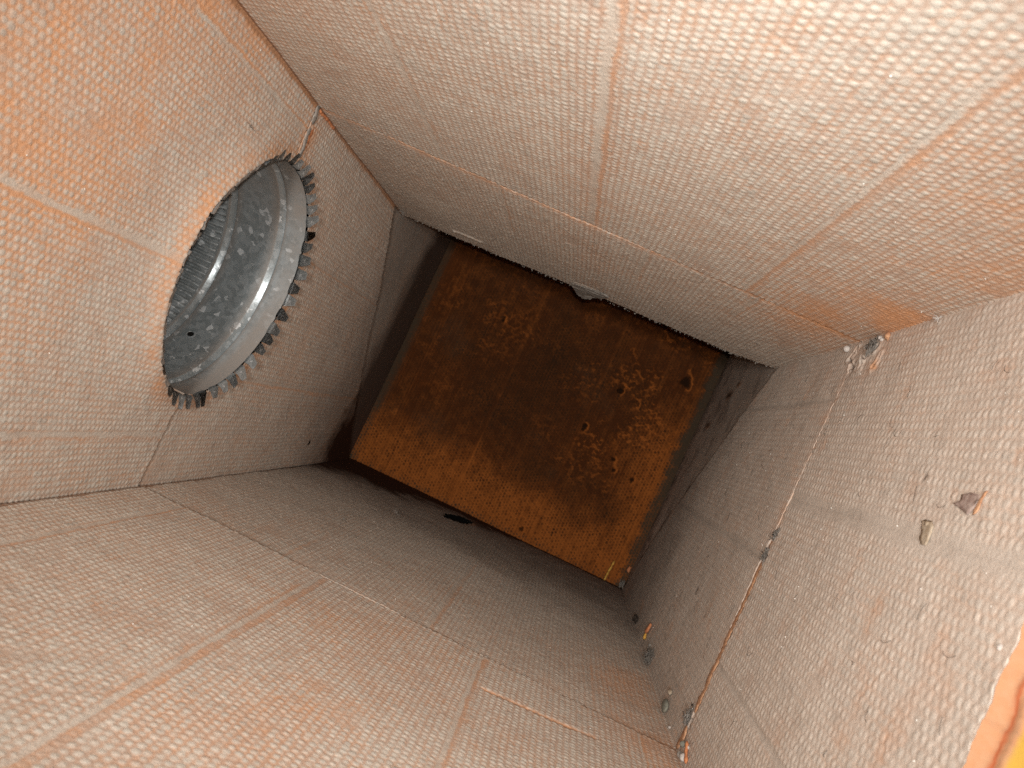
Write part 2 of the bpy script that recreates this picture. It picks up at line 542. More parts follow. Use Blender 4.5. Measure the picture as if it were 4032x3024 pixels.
# ---------------- side board in the bottom left of the photo (B)
def side_B(near):
    if near:
        p = Panel(-1.5, 407.5, RN, 195, lambda t: J + 0.2 - 0.8 * jJ(t))
        lines = [(260.5, 1.5, 257.3, 2.2, 0, 600), (264.5, 0.2, 264.5, 1.2, 280, 480), (371, 1.5, 368, 1.0, 0, 600), (140.5, 1.3, 137.5, 1.5, 0, 600), (28, 0.9, 26, 0.7, 0, 600)]
        seed = 200
    else:
        e = jag(1.2, 31)
        p = Panel(-1.5, 407.5, RF, lambda t: J + 0.1 - 0.8 * jJ(t), lambda t: 1041 + e(t))
        lines = [(181, 1.5, 178.5, 1.4, 520, 760), (294.5, 0.9, 292.5, 1.0, 520, 620), (60, 0.8, 58, 0.6, 520, 660)]
        seed = 240
    S, T = p.S, p.T
    fl = p.strips(lines, seed)
    p.relief(3.9, 4.05, seed, 0.48 if near else 0.72, fl, 0.22 if near else 0.26, 0.98, 0.35)
    lowf = fbm(S / 50, T / 50, seed + 3, 4)
    p.rust += 0.18 + 0.5 * (lowf - 0.4)
    o = gauss(S, T, 500, 12, 40, 34) * 0.9 + 0.7 * gauss(S, T, 610, 25, 70, 30) + 0.45 * gauss(S, T, 440, 190, 60, 70) + 0.5 * gauss(S, T, 300, 215, 60, 30)
    o = o * (0.4 + 1.1 * lowf)
    p.rust += 0.45 * o; p.dust -= 0.6 * o
    p.grey += 0.15 + 0.35 * (fbm(S / 25, T / 25, seed + 8, 4) - 0.4) + 0.45 * sstep(440, 720, S)
    p.dust += 0.28 * sstep(560, 740, S)
    p.paint_strips()
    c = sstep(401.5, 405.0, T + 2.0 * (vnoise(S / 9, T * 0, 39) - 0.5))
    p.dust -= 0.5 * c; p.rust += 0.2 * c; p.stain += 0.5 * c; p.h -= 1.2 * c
    # crosswise tear showing orange
    d = polydist(S, T, [(464, 132), (467, 110), (470, 84), (474, 60)])
    k = np.exp(-(d / 1.8) ** 2) * (0.5 + 0.8 * vnoise(T / 7, S * 0, 44))
    p.h -= 0.8 * k; p.dust -= 0.9 * k; p.rust += 0.6 * k
    if near:
        p.h += 0.1 * sstep(J - 8, J - 2, S)
    else:
        j = 1 - sstep(J + 2, J + 8, S)
        p.grey += 0.35 * j; p.stain += 0.16 * j * vnoise(T / 20, S * 0, 12); p.h -= 0.15 * j
        # brown darkening in the far corner, dark line along the end panel
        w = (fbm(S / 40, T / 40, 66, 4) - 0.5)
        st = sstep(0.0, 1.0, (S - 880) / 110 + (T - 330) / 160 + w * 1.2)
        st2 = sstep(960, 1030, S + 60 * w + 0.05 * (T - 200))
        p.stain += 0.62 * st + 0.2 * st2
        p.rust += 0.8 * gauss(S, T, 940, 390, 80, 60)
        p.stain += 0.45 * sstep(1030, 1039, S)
        # dark oval opening with a torn lip
        dd = np.hypot(((S - 970) * 0.93 - (T - 230) * 0.36) / 34.0, ((S - 970) * 0.36 + (T - 230) * 0.93) / 15.0)
        lip = np.exp(-((dd - 1.08) / 0.10) ** 2) * sstep(225, 212, T)
        p.rust += lip; p.dust -= lip
        for (ss, tt, r) in ((800, 300, 2.2), (925, 300, 2.6), (845, 262, 1.8)):
            q = np.exp(-(((S - ss) ** 2 + (T - tt) ** 2) / r ** 2))
            p.stain += 0.8 * q; p.h -= 1.5 * q
    if near:
        b = Panel(-1.5, 407.5, 12, YN, 194)
        b.dust += 0.7; b.rust += 0.2
        b.build('side_panel', sec1, mB, M_LINER)
    if not near:
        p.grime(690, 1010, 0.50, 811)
    def oval(cs, ct):
        u = (cs - 970) * 0.93 - (ct - 230) * 0.36; v = (cs - 970) * 0.36 + (ct - 230) * 0.93
        return np.hypot(u / 34.0, v / 15.0) + 0.25 * (vnoise(cs / 4, ct / 4, 3) - 0.5) < 0.96
    return p.build('side_panel', sec1 if near else sec2, mB, M_LINER, cut=None if near else oval)
side_B(True); side_B(False)
mesh_np('opening_backing', np.array([(-0.1520, 0.925, 0.20), (-0.1520, 1.030, 0.20), (-0.1520, 1.030, 0.262), (-0.1520, 0.925, 0.262)]), np.array([(0, 1, 2, 3)]), M_BLACK, sec2)  # black sheet added behind the oval opening to keep it dark

# ---------------- ceiling board with the collar (left in the photo)
def ceil_L(near):
    if near:
        p = Panel(-148.4, 148.4, RN, 235, lambda t: J - 0.3 + jJ(t + 500))
        lines = [(9.0, 2.0, 5.6, 1.1, 0, 600), (127, 1.2, 130, 0.9, 0, 600), (-108, 1.6, -111.5, 1.0, 0, 600)]
        seed = 300
    else:
        e = jag(2.6, 35, 1.6)
        p = Panel(-148.4, 148.4, RF, lambda t: J + 0.7 + jJ(t + 500), lambda t: mitre_top(t) - 3.0 + e(t))
        lines = [(-60, 1.4, -63, 1.3, 600, 940), (52, 1.4, 50, 1.2, 600, 900)]
        seed = 340
    S, T = p.S, p.T
    fl = p.strips(lines, seed)
    p.relief(4.0, 4.15, seed, 0.46 if near else 0.64, fl, 0.26 if near else 0.28, 0.95, 0.3)
    lowf = fbm(S / 50, T / 50, seed + 3, 4)
    p.rust += 0.25 + 0.5 * (lowf - 0.4)
    o = 1.25 * gauss(S, T, 250, 70, 130, 90) + 0.75 * gauss(S, T, 380, 130, 70, 50) + 0.2 * gauss(S, T, 330, -100, 60, 40)
    o = o * (0.55 + 0.8 * sstep(0.32, 0.62, lowf))
    p.rust += 0.6 * o
    p.dust -= 0.62 * o * (1.15 - 0.55 * p.mask)
    p.grey += 0.22 + 0.4 * (fbm(S / 25, T / 25, seed + 8, 4) - 0.4) + 0.32 * sstep(470, 700, S) + 0.15 * o
    p.paint_strips()
    p.h += collar_bulge(S, T)
    # torn liner round the opening
    d = np.hypot(T - CX * 1000, S - CY * 1000) - CR * 1000
    k = np.exp(-((d - 5) / 6.0) ** 2) * (0.25 + 0.9 * vnoise(np.arctan2(S - CY * 1000, T - CX * 1000) * 11 + 30, S * 0, 8))
    p.dust -= 0.55 * k; p.rust += 0.5 * k
    k2 = gauss(S, T, 526, 124, 12, 14)
    p.dust -= 0.7 * k2; p.rust += 0.5 * k2
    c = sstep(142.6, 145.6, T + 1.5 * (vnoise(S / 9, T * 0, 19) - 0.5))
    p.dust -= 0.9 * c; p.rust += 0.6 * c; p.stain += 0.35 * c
    if near:
        p.h += 0.3 * sstep(J - 9, J - 2, S)
    else:
        p.h -= 0.4 * (1 - sstep(J + 2, J + 9, S)); p.grey += 0.25 * (1 - sstep(J + 4, J + 30, S))
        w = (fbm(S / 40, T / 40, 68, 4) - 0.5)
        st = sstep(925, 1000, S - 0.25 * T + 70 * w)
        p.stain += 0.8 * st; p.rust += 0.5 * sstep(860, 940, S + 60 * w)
        q = np.exp(-(((S - 837) ** 2 + (T + 120) ** 2) / 3.4 ** 2) ** 2)
        p.stain += 0.5 * q
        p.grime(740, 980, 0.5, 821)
        ed = sstep(mitre_top(T) - 6, mitre_top(T) - 1, S)
        p.stain += 0.4 * ed * vnoise(T / 8, S * 0, 5)
    if near:
        b = Panel(-148.4, 148.4, 12, YN, 234)
        b.dust += 0.7; b.rust += 0.4
        b.build('ceiling_panel', sec1, mL, M_LINER)
    return p.build('ceiling_panel', sec1 if near else sec2, mL, M_LINER, cut=ceiling_holes)
ceil_L(True); ceil_L(False)

# ---------------- floor board, evenly dusted (right in the photo)
def floor_R(near):
    if near:
        kk = jag(1.6, 51)
        p = Panel(-148.4, 148.4, RN, lambda t: YK * 1000 + kk(t), lambda t: J - 0.2 - 3.6 * sstep(14, -12, t) - jJ(t + 90))
        lines = [(33.5, 4.2, 29, 0.3, 0, 600), (-84, 2.2, -87, 0.3, 0, 600)]
        seed = 400
    else:
        e = jag(3.0, 55, 1.6)
        p = Panel(-148.4, 148.4, RF, lambda t: J + 0.2 + 3.6 * sstep(14, -12, t) - jJ(t + 90), lambda t: mitre_bot(t) - 2.6 + e(t))
        lines = [(-10, 2.6, -14, 0.3, 520, 1000), (-126, 2.0, -129, 0.2, 520, 640), (105, 2.2, 102, 0.2, 520, 740)]
        seed = 440
    S, T = p.S, p.T
    fl = p.strips(lines, seed)
    p._o *= 0.15
    p.relief(4.5, 4.65, seed, 0.48 if near else 0.42, fl, 0.70, 0.98, 0.15)
    lowf = fbm(S / 45, T / 45, seed + 3, 4)
    p.rust += 0.25 + 0.6 * (lowf - 0.4)
    p.dust -= 0.35 * sstep(0.62, 0.8, fbm(S / 18, T / 18, seed + 13, 4))
    p.grey += 0.05 + 0.6 * (fbm(S / 12, T / 12, seed + 8, 5) - 0.42) + 0.3 * sstep(380, 640, S) + 0.4 * sstep(-110, -145, T)
    p.paint_strips(0.25, 0.95)
    for (tc, hw, gw) in ((33.5, 5.6, 0.8), (-84, 2.4, 0.9)) if near else ((-10, 3.4, 0.8), (105, 2.8, 0.6)):
        c = 1 - sstep(hw * 0.75, hw * 1.1, np.abs(T - tc + 2.0 * (fbm(S / 12, T / 12, 77, 3) - 0.5)))
        p.h -= 0.48 * p.b * c
        p.dust = p.dust * (1 - c) + 0.95 * c; p.grey += 0.10 * c
        g = np.exp(-((T - tc + 1.6 * (fbm(S / 25, T * 0, 78, 3) - 0.5)) / gw) ** 2) * (0.3 + 0.9 * vnoise(S / 14, T * 0 + tc, 79))
        p.h -= 0.3 * g; p.grey += 0.25 * g; p.stain += 0.03 * g
    if near:
        p.dust -= 0.5 * np.exp(-((S - J) / 6) ** 2) * sstep(30, -10, T)
        p.rust += 0.4 * np.exp(-((S - J) / 6) ** 2)
    else:
        p.dust -= 0.3 * np.exp(-((S - J) / 8) ** 2)
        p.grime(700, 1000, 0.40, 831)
        ed = sstep(mitre_bot(T) - 9, mitre_bot(T) - 1, S)
        p.stain += 0.6 * ed * sstep(0.3, 0.8, vnoise(T / 10, S * 0, 25)); p.grey += 0.4 * ed
    # torn patch by the side board: cracks and a pit
    cr = [[(521, 143), (524, 138), (527, 134), (520, 131), (516, 127)], [(482, 139), (491, 135), (497, 131), (497, 126)], [(497, 131), (503, 133)], [(472, 132), (474, 127), (476, 123)]]
    for c in cr:
        d = polydist(S + 3 * (vnoise(S / 4, T / 4, 61) - 0.5), T + 3 * (vnoise(S / 4, T / 4, 62) - 0.5), c)
        k = np.exp(-(d / 0.9) ** 2)
        p.h -= 1.8 * k; p.stain += 0.75 * k
        p.h += 1.0 * np.exp(-((d - 2.2) / 1.2) ** 2)
    q = np.exp(-(np.hypot(S - 515, (T - 126)) / 4.0) ** 4)
    p.h -= 2.5 * q; p.grey += 0.7 * q; p.stain += 0.25 * q
    q = gauss(S, T, 474, 125, 5, 3.5)
    p.rust += q; p.dust -= 0.8 * q
    # small dark pits
    for (ss, tt, r) in ((532, -118, 1.1), (655, -62, 3.0), (720, -95, 2.0), (600, -70, 1.4), (840, -60, 2.6), (352, 60, 1.6)):
        q = np.exp(-(((S - ss) ** 2 + (T - tt) ** 2) / r ** 2))
        p.stain += 0.75 * q; p.h -= 0.8 * q
    return p.build('floor_panel', sec1 if near else sec2, mR, M_FLOOR)
floor_R(True); floor_R(False)

# cut face of the floor board at the access opening: orange skin, red line, yellow glass fibre
def cut_face():
    xs = np.arange(-146, 146.01, 1.2); ds = np.linspace(0, 24, 25)
    X, D = np.meshgrid(xs, ds)
    k = jag(1.6, 51)(X)
    bul = 1.8 * np.sin(np.clip(D / 9, 0, 1) * math.pi) * (0.6 + 0.8 * fbm(X / 12, D / 6, 5, 3))
    Y = YK * 1000 + k - 0.9 - bul - 0.12 * D + 1.2 * (fbm(X / 6, D / 2, 9, 3) - 0.5)
    V = np.stack([X, Y, 0.9 - D], -1).reshape(-1, 3) / 1000
    n, m = X.shape
    idx = np.arange(n * m).reshape(n, m)
    F = np.stack([idx[:-1, :-1], idx[1:, :-1], idx[1:, 1:], idx[:-1, 1:]], -1).reshape(-1, 4)
    w = D + 2.0 * (fbm(X / 14, D / 9, 15, 3) - 0.5)
    at = {'yellow': sstep(9.5, 11.5, w), 'red': np.exp(-((w - 6.0) / 0.9) ** 2)}
    m_, nt, b = new_mat('cut_board_edge')
    n1 = noise(nt, 350, 4, 0.65)
    c = mix(nt, n1, (0.52, 0.215, 0.09), (0.50, 0.29, 0.17))
    c = mix(nt, attr(nt, 'red'), c, (0.44, 0.10, 0.03))
    c = mix(nt, attr(nt, 'yellow'), c, (0.58, 0.33, 0.05))
    nt.links.new(c, b.inputs['Base Color'])
    b.inputs['Roughness'].default_value = 0.9
    bump(nt, b, n1, 0.6, 0.0006)
    mesh_np('cut_edge', V, F, m_, sec1, {k_: v.reshape(-1) for k_, v in at.items()})
cut_face()

# orange glass edge showing in the floor joint, in two lengths, and its grey plugs
def ribbon(name, pts, w, th, mat, parent=None, seed=0, loc=None, z0=0.0, step=1.0):
    """irregular strip along a polyline (x, y, z in mm), lying flat"""
    P = [Vector(p) for p in pts]
    out = []
    for a, b in zip(P[:-1], P[1:]):
        n = max(1, int((b - a).length / step))
        for i in range(n):
            out.append(a.lerp(b, i / n))
    out.append(P[-1])
    bm = bmesh.new(); rows = []
    for i, p in enumerate(out):
        d = (out[min(i + 1, len(out) - 1)] - out[max(i - 1, 0)]).normalized()
        side = Vector((-d.y, d.x, 0))
        if side.length < 1e-4:
            side = Vector((1, 0, 0))
        side.normalize()
        up = d.cross(side); up.normalize()
        if up.z < 0: up = -up
        e = min(1.0, 0.45 + min(i, len(out) - 1 - i) * 0.3)
        ww = w * e * (0.65 + 0.7 * float(vnoise(i * 0.31, seed * 3.7, seed)))
        tt = th * e * (0.7 + 0.6 * float(vnoise(i * 0.45, seed * 1.7 + 9, seed + 2)))
        off = side * (w * 0.5 * (float(vnoise(i * 0.2, seed + 0.5, seed + 5)) - 0.5))
        ring = []
        for ca in range(6):
            a = ca / 6 * 2 * math.pi
            ring.append(bm.verts.new((p + off + side * (math.cos(a) * ww / 2) + up * (math.sin(a) * tt / 2 + z0)) / 1000))
        rows.append(ring)
    for r0, r1 in zip(rows[:-1], rows[1:]):
        for i in range(6):
            bm.faces.new((r0[i], r0[(i + 1) % 6], r1[(i + 1) % 6], r1[i]))
    bm.faces.new(rows[0][::-1]); bm.faces.new(rows[-1])
    return mesh_bm(name, bm, mat, parent, True, loc)

ribbon('exposed_edge', [(12, J, -0.9), (-4, J, -0.6), (-16, J, -0.2), (-50, J, -0.1), (-81, J + 1, -0.1), (-119, J + 1, -0.1)], 8.5, 1.4, M_RUSTY, sec2, 3)
ribbon('exposed_edge', [(-130, J - 1, 0.4), (-138, J + 1, 0.2), (-146, J + 3, 0.1)], 7.5, 1.5, M_RUSTY, sec2, 5)

# grey sealant running over the ceiling joint to the collar
ribbon('sealant_bead', [(147, J - 2, ZT * 1000 - 1), (139, J + 2, ZT * 1000 - 1.5), (134, J + 1, ZT * 1000 - 1.5)], 5.5, 1.4, M_SEAL, sec2, 8)
ribbon('sealant_bead', [(131, J + 2, ZT * 1000 - 1.5), (124, J + 2, ZT * 1000 - 1.5), (116, J + 3, ZT * 1000 - 1.8), (108, J + 6, ZT * 1000 - 1.0)], 5.0, 1.3, M_SEAL, sec2, 9)
ribbon('exposed_edge', [(134, J + 7, ZT * 1000 - 0.4), (126, J + 7, ZT * 1000 - 0.5), (116, J + 9, ZT * 1000 - 0.4)], 4.5, 1.6, M_ORANGE, sec2, 12)
ribbon('exposed_edge', [(145.5, J + 3, ZT * 1000 - 1), (145.6, J + 20, ZT * 1000 - 0.8), (145.9, J + 38, ZT * 1000 - 0.5)], 3.0, 2.0, M_ORANGE, sec2, 13)

# ---------------- elbow: end panel, cheeks, inner wall of the turned leg
def end_panel():
    p = Panel(-5, 411, 1.1, -148.5, 560)      # S = x, T = z
    S, T = p.S, p.T
    seed = 500
    lines = [(258, 1.4, 255, 1.6, -200, 600), (141, 1.2, 138, 1.5, -200, 600), (15.5, 1.3, 19, 1.6, -200, 600), (372, 1.3, 368, 1.5, -200, 600)]
    fl = p.strips(lines, seed)
    b, r = emboss(S, T, 4.2, 4.4, seed, 0.45)
    wet = fbm(S / 55, T / 55, seed + 1, 5)
    fine = fbm(S / 9, T / 9, seed + 2, 4)
    band = np.maximum(sstep(-40, -125, S + 55 * (wet - 0.5) - 0.10 * (T - 200) * 0), 0.85 * sstep(95, 20, T + 60 * (wet - 0.5)) * sstep(140, 20, S))
    dots = sstep(0.15, 0.75, b) * (1 - fl) * (0.35 + 0.65 * band) * (0.6 + 0.8 * fine)
    # rust = how orange the resin shows; dust = sooty film; grey turns the film olive
    streak = fbm(S / 110, T / 2.6, seed + 12, 4)
    p.rust = 0.22 + 0.80 * band + 0.8 * (fine - 0.5) + 0.5 * (wet - 0.5) + 0.9 * (streak - 0.5) - 0.35 * dots * (0.5 + r)
    rough = 0.25 + 0.75 * sstep(210, 110, T) * sstep(-70, 0, S) + 0.4 * gauss(S, T, 100, 300, 60, 90)
    vein = 0.75 * rough * sstep(0.50, 0.70, fbm(S / 3.2, T / 4.2, seed + 5, 4)) * sstep(0.40, 0.62, fbm(S / 38, T / 38, seed + 6, 4))
    p.rust += 0.8 * vein
    p.dust = 0.25 * gauss(S, T, 40, 215, 90, 90) + 0.62 * (1 - band) + 0.8 * (wet - 0.5) + 0.5 * (streak - 0.5) + 0.75 * dots * (0.55 + 0.6 * r) - 0.6 * vein - 0.2
    p.grey = 0.15 + 0.9 * sstep(18, 4, T + 10 * (fine - 0.5)) + 0.7 * sstep(390, 402, T) + 0.5 * sstep(-132, -143, S) + 0.3 * sstep(0.55, 0.75, fbm(S / 70 + 7, T / 70, seed + 9, 3)) * (1 - band)
    p.dust += 0.9 * sstep(14, 3, T + 10 * (fine - 0.5)) + 0.5 * sstep(396, 403, T) + 0.35 * sstep(-136, -144, S)
    p.h = -0.45 * dots + 0.9 * (fbm(S / 60, T / 60, seed + 40, 3) - 0.5) + 1.6 * (fine - 0.5) * (1 - 0.7 * band) + 2.4 * vein
    p.mask = dots
    p._o *= 0.35; p._c *= 0.5
    p.paint_strips(-0.35, 0.3)
    # pits, lumps and torn places
    for (ss, tt, r_, dep) in ((92, 110, 7, 5), (83, 84, 6, -1.8), (26, 134, 5, 2.5), (2, 80, 5.5, 2.5), (-10, 74, 3.5, 2), (-11, 46, 4.5, 2), (113, 295, 4.5, 2), (139, 36, 10, 1.5), (-135, 152, 5, 3)):
        dd = np.hypot(S - ss + r_ * 1.6 * (fbm(S / (r_ * 1.2), T / (r_ * 1.2), 19, 3) - 0.5), (T - tt) * 1.3 + r_ * 1.8 * (fbm(S / (r_ * 1.1), T / (r_ * 1.1), 29, 3) - 0.5))
        q = 1 - sstep(r_ * 0.5, r_, dd)
        p.h -= dep * q; p.stain += 0.85 * q * (1 if dep > 0 else 0)
        e = np.exp(-((dd - r_ * 1.2) / 1.6) ** 2) * sstep(-2, 4, (S - ss) * 0.3 + (tt - T))
        p.rust += 0.9 * e; p.dust -= 0.6 * e; p.h += 1.0 * e
    return p.build('end_panel', elbow, mK, M_END)
end_panel()

def cheek(ceil):
    f = mitre_top if ceil else mitre_bot
    e = jag(3.0, 71 if ceil else 75, 1.4)
    def s0(t):
        return np.where(t < 147, f(t) + 3.4, 764.0 if ceil else 724.0) + e(t)
    p = Panel(-148.4, 560, 1.7, s0, 1043)
    S, T = p.S, p.T
    seed = 600 if ceil else 640
    p.relief(4.3, 4.5, seed, 0.35, None, 0.6, 0.95, 0.3)
    p.rust = 0.4 + 0 * S
    p.grey = 0.75 + 0.5 * (fbm(S / 25, T / 25, seed + 8, 4) - 0.5)
    w = fbm(S / 40, T / 40, seed + 3, 4) - 0.5
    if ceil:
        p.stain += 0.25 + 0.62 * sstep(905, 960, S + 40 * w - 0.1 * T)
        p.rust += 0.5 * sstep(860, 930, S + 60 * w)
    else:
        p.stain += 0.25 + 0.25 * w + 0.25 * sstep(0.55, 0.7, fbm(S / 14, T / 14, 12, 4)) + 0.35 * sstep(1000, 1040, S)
        for (ss, tt, sa, sb) in ((905, 128, 16, 5), (880, 140, 10, 3), (960, 90, 14, 4)):
            q = gauss(S, T, ss, tt, sa, sb)
            p.stain += 0.7 * q; p.rust += q; p.dust -= 0.6 * q; p.h += 1.2 * q
    p.h -= 2.4
    edge = 1 - sstep(0, 6, S - s0(T))
    p.stain += 0.5 * edge * vnoise(T / 6, S * 0, 3)
    return p.build('ceiling_panel' if ceil else 'floor_panel', elbow, mL if ceil else mR, M_LINER if ceil else M_FLOOR)
cheek(True); cheek(False)

def inner_leg():
    p = Panel(1, 405, 3.0, HX * 1000 + 0.5, 560)
    p.relief(4.3, 4.5, 700, 0.4, None, 0.5, 0.9)
    p.rust += 0.3; p.grey += 0.6
    y = side_end(p.T) + 2
    mI = lambda S, T, h: np.stack([S, side_end(T) - 6 + h, T], -1)
    p.build('side_panel', elbow, mI, M_LINER)
inner_leg()

# torn tongue of liner hanging off the end of the far side board
def torn_flap():
    out = [(757, 209), (748, 196), (742, 182), (744, 170), (756, 172), (770, 180), (788, 186), (800, 196), (790, 201), (776, 203), (768, 207)]
    bm = bmesh.new()
    rng = random.Random(4)
    top = []; bot = []
    for (s, t) in out:
        x = HX * 1000 - 0.6 - max(0, (s - 752)) * 0.03 - rng.random() * 1.0
        top.append(bm.verts.new((x / 1000, s / 1000, t / 1000)))
        bot.append(bm.verts.new(((x + 1.6) / 1000, s / 1000, t / 1000)))
    bm.faces.new(top); bm.faces.new(bot[::-1])
    n = len(out)
    for i in range(n):
        bm.faces.new((top[i], bot[i], bot[(i + 1) % n], top[(i + 1) % n]))
    bmesh.ops.triangulate(bm, faces=bm.faces)
    bmesh.ops.subdivide_edges(bm, edges=bm.edges, cuts=2, use_grid_fill=True)
    for v in bm.verts:
        v.co += Vector((0.0016 * (rng.random() - 0.5), 0.002 * (rng.random() - 0.5), 0.002 * (rng.random() - 0.5)))
    mesh_bm('torn_flap', bm, M_GREYD, sec2, False)
torn_flap()

# loose fibre tufts along the ragged end of the far side board
def tufts():
    rng = random.Random(12); bm = bmesh.new()
    for i in range(110):
        z = rng.uniform(4, 402); y = float(side_end(z)) + rng.uniform(-3.5, 1.5)
        s = rng.uniform(0.3, 0.8)
        mtx = Matrix.Translation(((HX * 1000 - 0.5 - rng.random() * 1.0) / 1000, y / 1000, z / 1000)) @ Matrix.Rotation(rng.uniform(0, 6), 4, Vector((rng.random(), rng.random(), rng.random() + .1)).normalized()) @ Matrix.Diagonal((s / 1000, s * rng.uniform(1, 2.4) / 1000, s * 0.7 / 1000, 1))
        bmesh.ops.create_icosphere(bm, subdivisions=1, radius=1, matrix=mtx)
    o = mesh_bm('loose_fibres', bm, M_GREYD, sec2)
    o['kind'] = 'stuff'
tufts()

# ------------------------------------------------------------------ round galvanised collar
collar = empty('duct_collar', (CX, CY, ZT), 'round galvanised steel collar with bent tabs let into the left wall', 'duct collar')
def rim_dz(x, y):
    near = sstep(30, -90, np.asarray(y) * 1000 - CY * 1000)
    return -0.0080 * near

def tube():
    prof = [(0.0, 0.9), (0, 4), (0, 10), (0, 16), (0, 18.6)]
    # rolled beads: a quick step outwards, then a facet coming back in that faces the opening
    prof += [(0.2, 18.9), (1.6, 19.3), (2.2, 19.9), (2.1, 20.4), (1.2, 22.4), (0.3, 24.4), (0.0, 25.0)]
    prof += [(0, 26), (0, 34), (0, 44), (0, 56), (0, 62.5)]
    prof += [(0.2, 62.9), (1.8, 63.3), (2.5, 63.9), (2.4, 64.4), (1.35, 66.4), (0.3, 68.4), (0.0, 69.0)]
    prof += [(0, 70), (0, 72)]
    n = 720
    th = np.arange(n) / n * 2 * math.pi
    rows = []; dust = []
    for (dr, dz) in prof:
        r = CR - 0.0012 + dr / 1000
        x = CX + r * np.cos(th); y = CY + r * np.sin(th)
        fade = max(0.0, 1 - max(dz, 0) / 14)
        z = ZT + dz / 1000 + rim_dz(x, y) * fade
        rows.append(np.stack([x, y, z], -1))
        deg = np.degrees(th)
        w = vnoise(th * 12, th * 0 + dz * 0.15, 4)
        low = sstep(75, 150, deg) * sstep(330, 200, deg) * (1 - sstep(12, 19, dz + 6 * (w - 0.5))) * 0.95
        gen = 0.55 * (1 - sstep(12, 20, dz)) * (0.6 + 0.7 * w)  # rim dust, laid thicker to darken the band the added lamp overlights
        up = sstep(75, 20, deg) * sstep(-40, 0, deg) * (0.62 if 24 < dz < 64 else 0.5)
        line = 0.75 if (18 < dz < 19.6 or 24.8 < dz < 26.2 or 62 < dz < 63.6 or 68.8 < dz < 70.2) else 0.0
        dust.append(np.clip(low + gen + up * (0.5 + 0.8 * w) + line, 0, 1))
    V = np.concatenate(rows); D = np.concatenate(dust)
    k = len(prof); idx = np.arange(k * n).reshape(k, n)
    F = np.stack([idx[:-1], np.roll(idx[:-1], -1, 1), np.roll(idx[1:], -1, 1), idx[1:]], -1).reshape(-1, 4)
    mesh_np('sleeve', V, F, M_STEEL, collar, {'dust': D})
    # crimped upper end
    nz = 8; n = 1200; th = np.arange(n) / n * 2 * math.pi
    rows = []
    for i in range(nz):
        u = i / (nz - 1)
        dz = 71.5 + 42 * u
        amp = 0.0019 * min(1.0, u * 5)
        r = CR - 0.0022 - amp + amp * np.cos(th * 104)
        rows.append(np.stack([CX + r * np.cos(th), CY + r * np.sin(th), np.full(n, ZT + dz / 1000)], -1))
    V = np.concatenate(rows); idx = np.arange(nz * n).reshape(nz, n)
    F = np.stack([idx[:-1], np.roll(idx[:-1], -1, 1), np.roll(idx[1:], -1, 1), idx[1:]], -1).reshape(-1, 4)
    mesh_np('crimped_end', V, F, M_STEEL, collar, {'dust': np.full(len(V), 0.12)})
    # flexible pipe beyond, dark
    rows = []; n = 96; th = np.arange(n) / n * 2 * math.pi
    for i in range(40):
        r = CR + 0.002 + 0.002 * math.sin(i * 1.4)
        rows.append(np.stack([CX + r * np.cos(th), CY + r * np.sin(th), np.full(n, ZT + 0.108 + i * 0.006)], -1))
    V = np.concatenate(rows); idx = np.arange(40 * n).reshape(40, n)
    F = np.stack([idx[:-1], np.roll(idx[:-1], -1, 1), np.roll(idx[1:], -1, 1), idx[1:]], -1).reshape(-1, 4)
    mesh_np('flexible_pipe', V, F, M_BLACK, collar)
tube()

def tab_mesh(seed, flat=False):
    rng = random.Random(seed)
    L = rng.uniform(5.0, 8.5); w0 = rng.uniform(9.0, 10.4); w1 = w0 * rng.uniform(0.42, 0.72)
    lift = rng.uniform(0.16, 0.36)          # slope of the blade away from the liner
    if flat:
        L = rng.uniform(2.5, 5.0); lift = rng.uniform(0.0, 0.3)
    R = 2.4
    path = [(0.0, 1.5), (0.0, 0.0)]
    for k in range(1, 6):                    # rolled bend from the sleeve to the blade
        a = k / 5 * (math.pi / 2 - lift)
        path.append((R * (1 - math.cos(a)), -R * math.sin(a)))
    x0, z0 = path[-1]
    for k in range(1, 6):
        path.append((x0 + L * k / 5 * math.cos(lift), z0 - L * k / 5 * math.sin(lift)))
    bm = bmesh.new(); rows = []
    n = len(path) - 1
    skew = rng.uniform(-1.2, 1.2)
    for i, (x, z) in enumerate(path):
        u = i / n
        w = w0 + (w1 - w0) * max(0, u - 0.4) / 0.6
        if i == n: w *= 0.86
        tw = rng.uniform(-0.25, 0.25)
        row = []
        for v in (-0.5, -0.17, 0.17, 0.5):
            row.append(bm.verts.new((x / 1000, (v * w + skew * max(0, u - 0.4)) / 1000, (z + 2.4 + tw * v * 2 * u - 0.6 * v * v) / 1000)))
        rows.append(row)
    for r0, r1 in zip(rows[:-1], rows[1:]):
        for i in range(3):
            bm.faces.new((r0[i], r1[i], r1[i + 1], r0[i + 1]))
    g = bmesh.ops.solidify(bm, geom=bm.faces[:], thickness=0.0005)
    me = bpy.data.meshes.new('tab')
    bm.to_mesh(me); bm.free()
    a = me.attributes.new('dust', 'FLOAT', 'POINT')
    a.data.foreach_set('value', np.full(len(me.vertices), 0.95 if flat else 0.15 + 0.25 * rng.random(), np.float32))
    for p in me.polygons: p.use_smooth = False
    me.materials.append(M_STEEL)
    return me
tabs = [tab_mesh(i) for i in range(7)]
flat_tabs = [tab_mesh(i + 20, True) for i in range(5)]
NTAB = 48
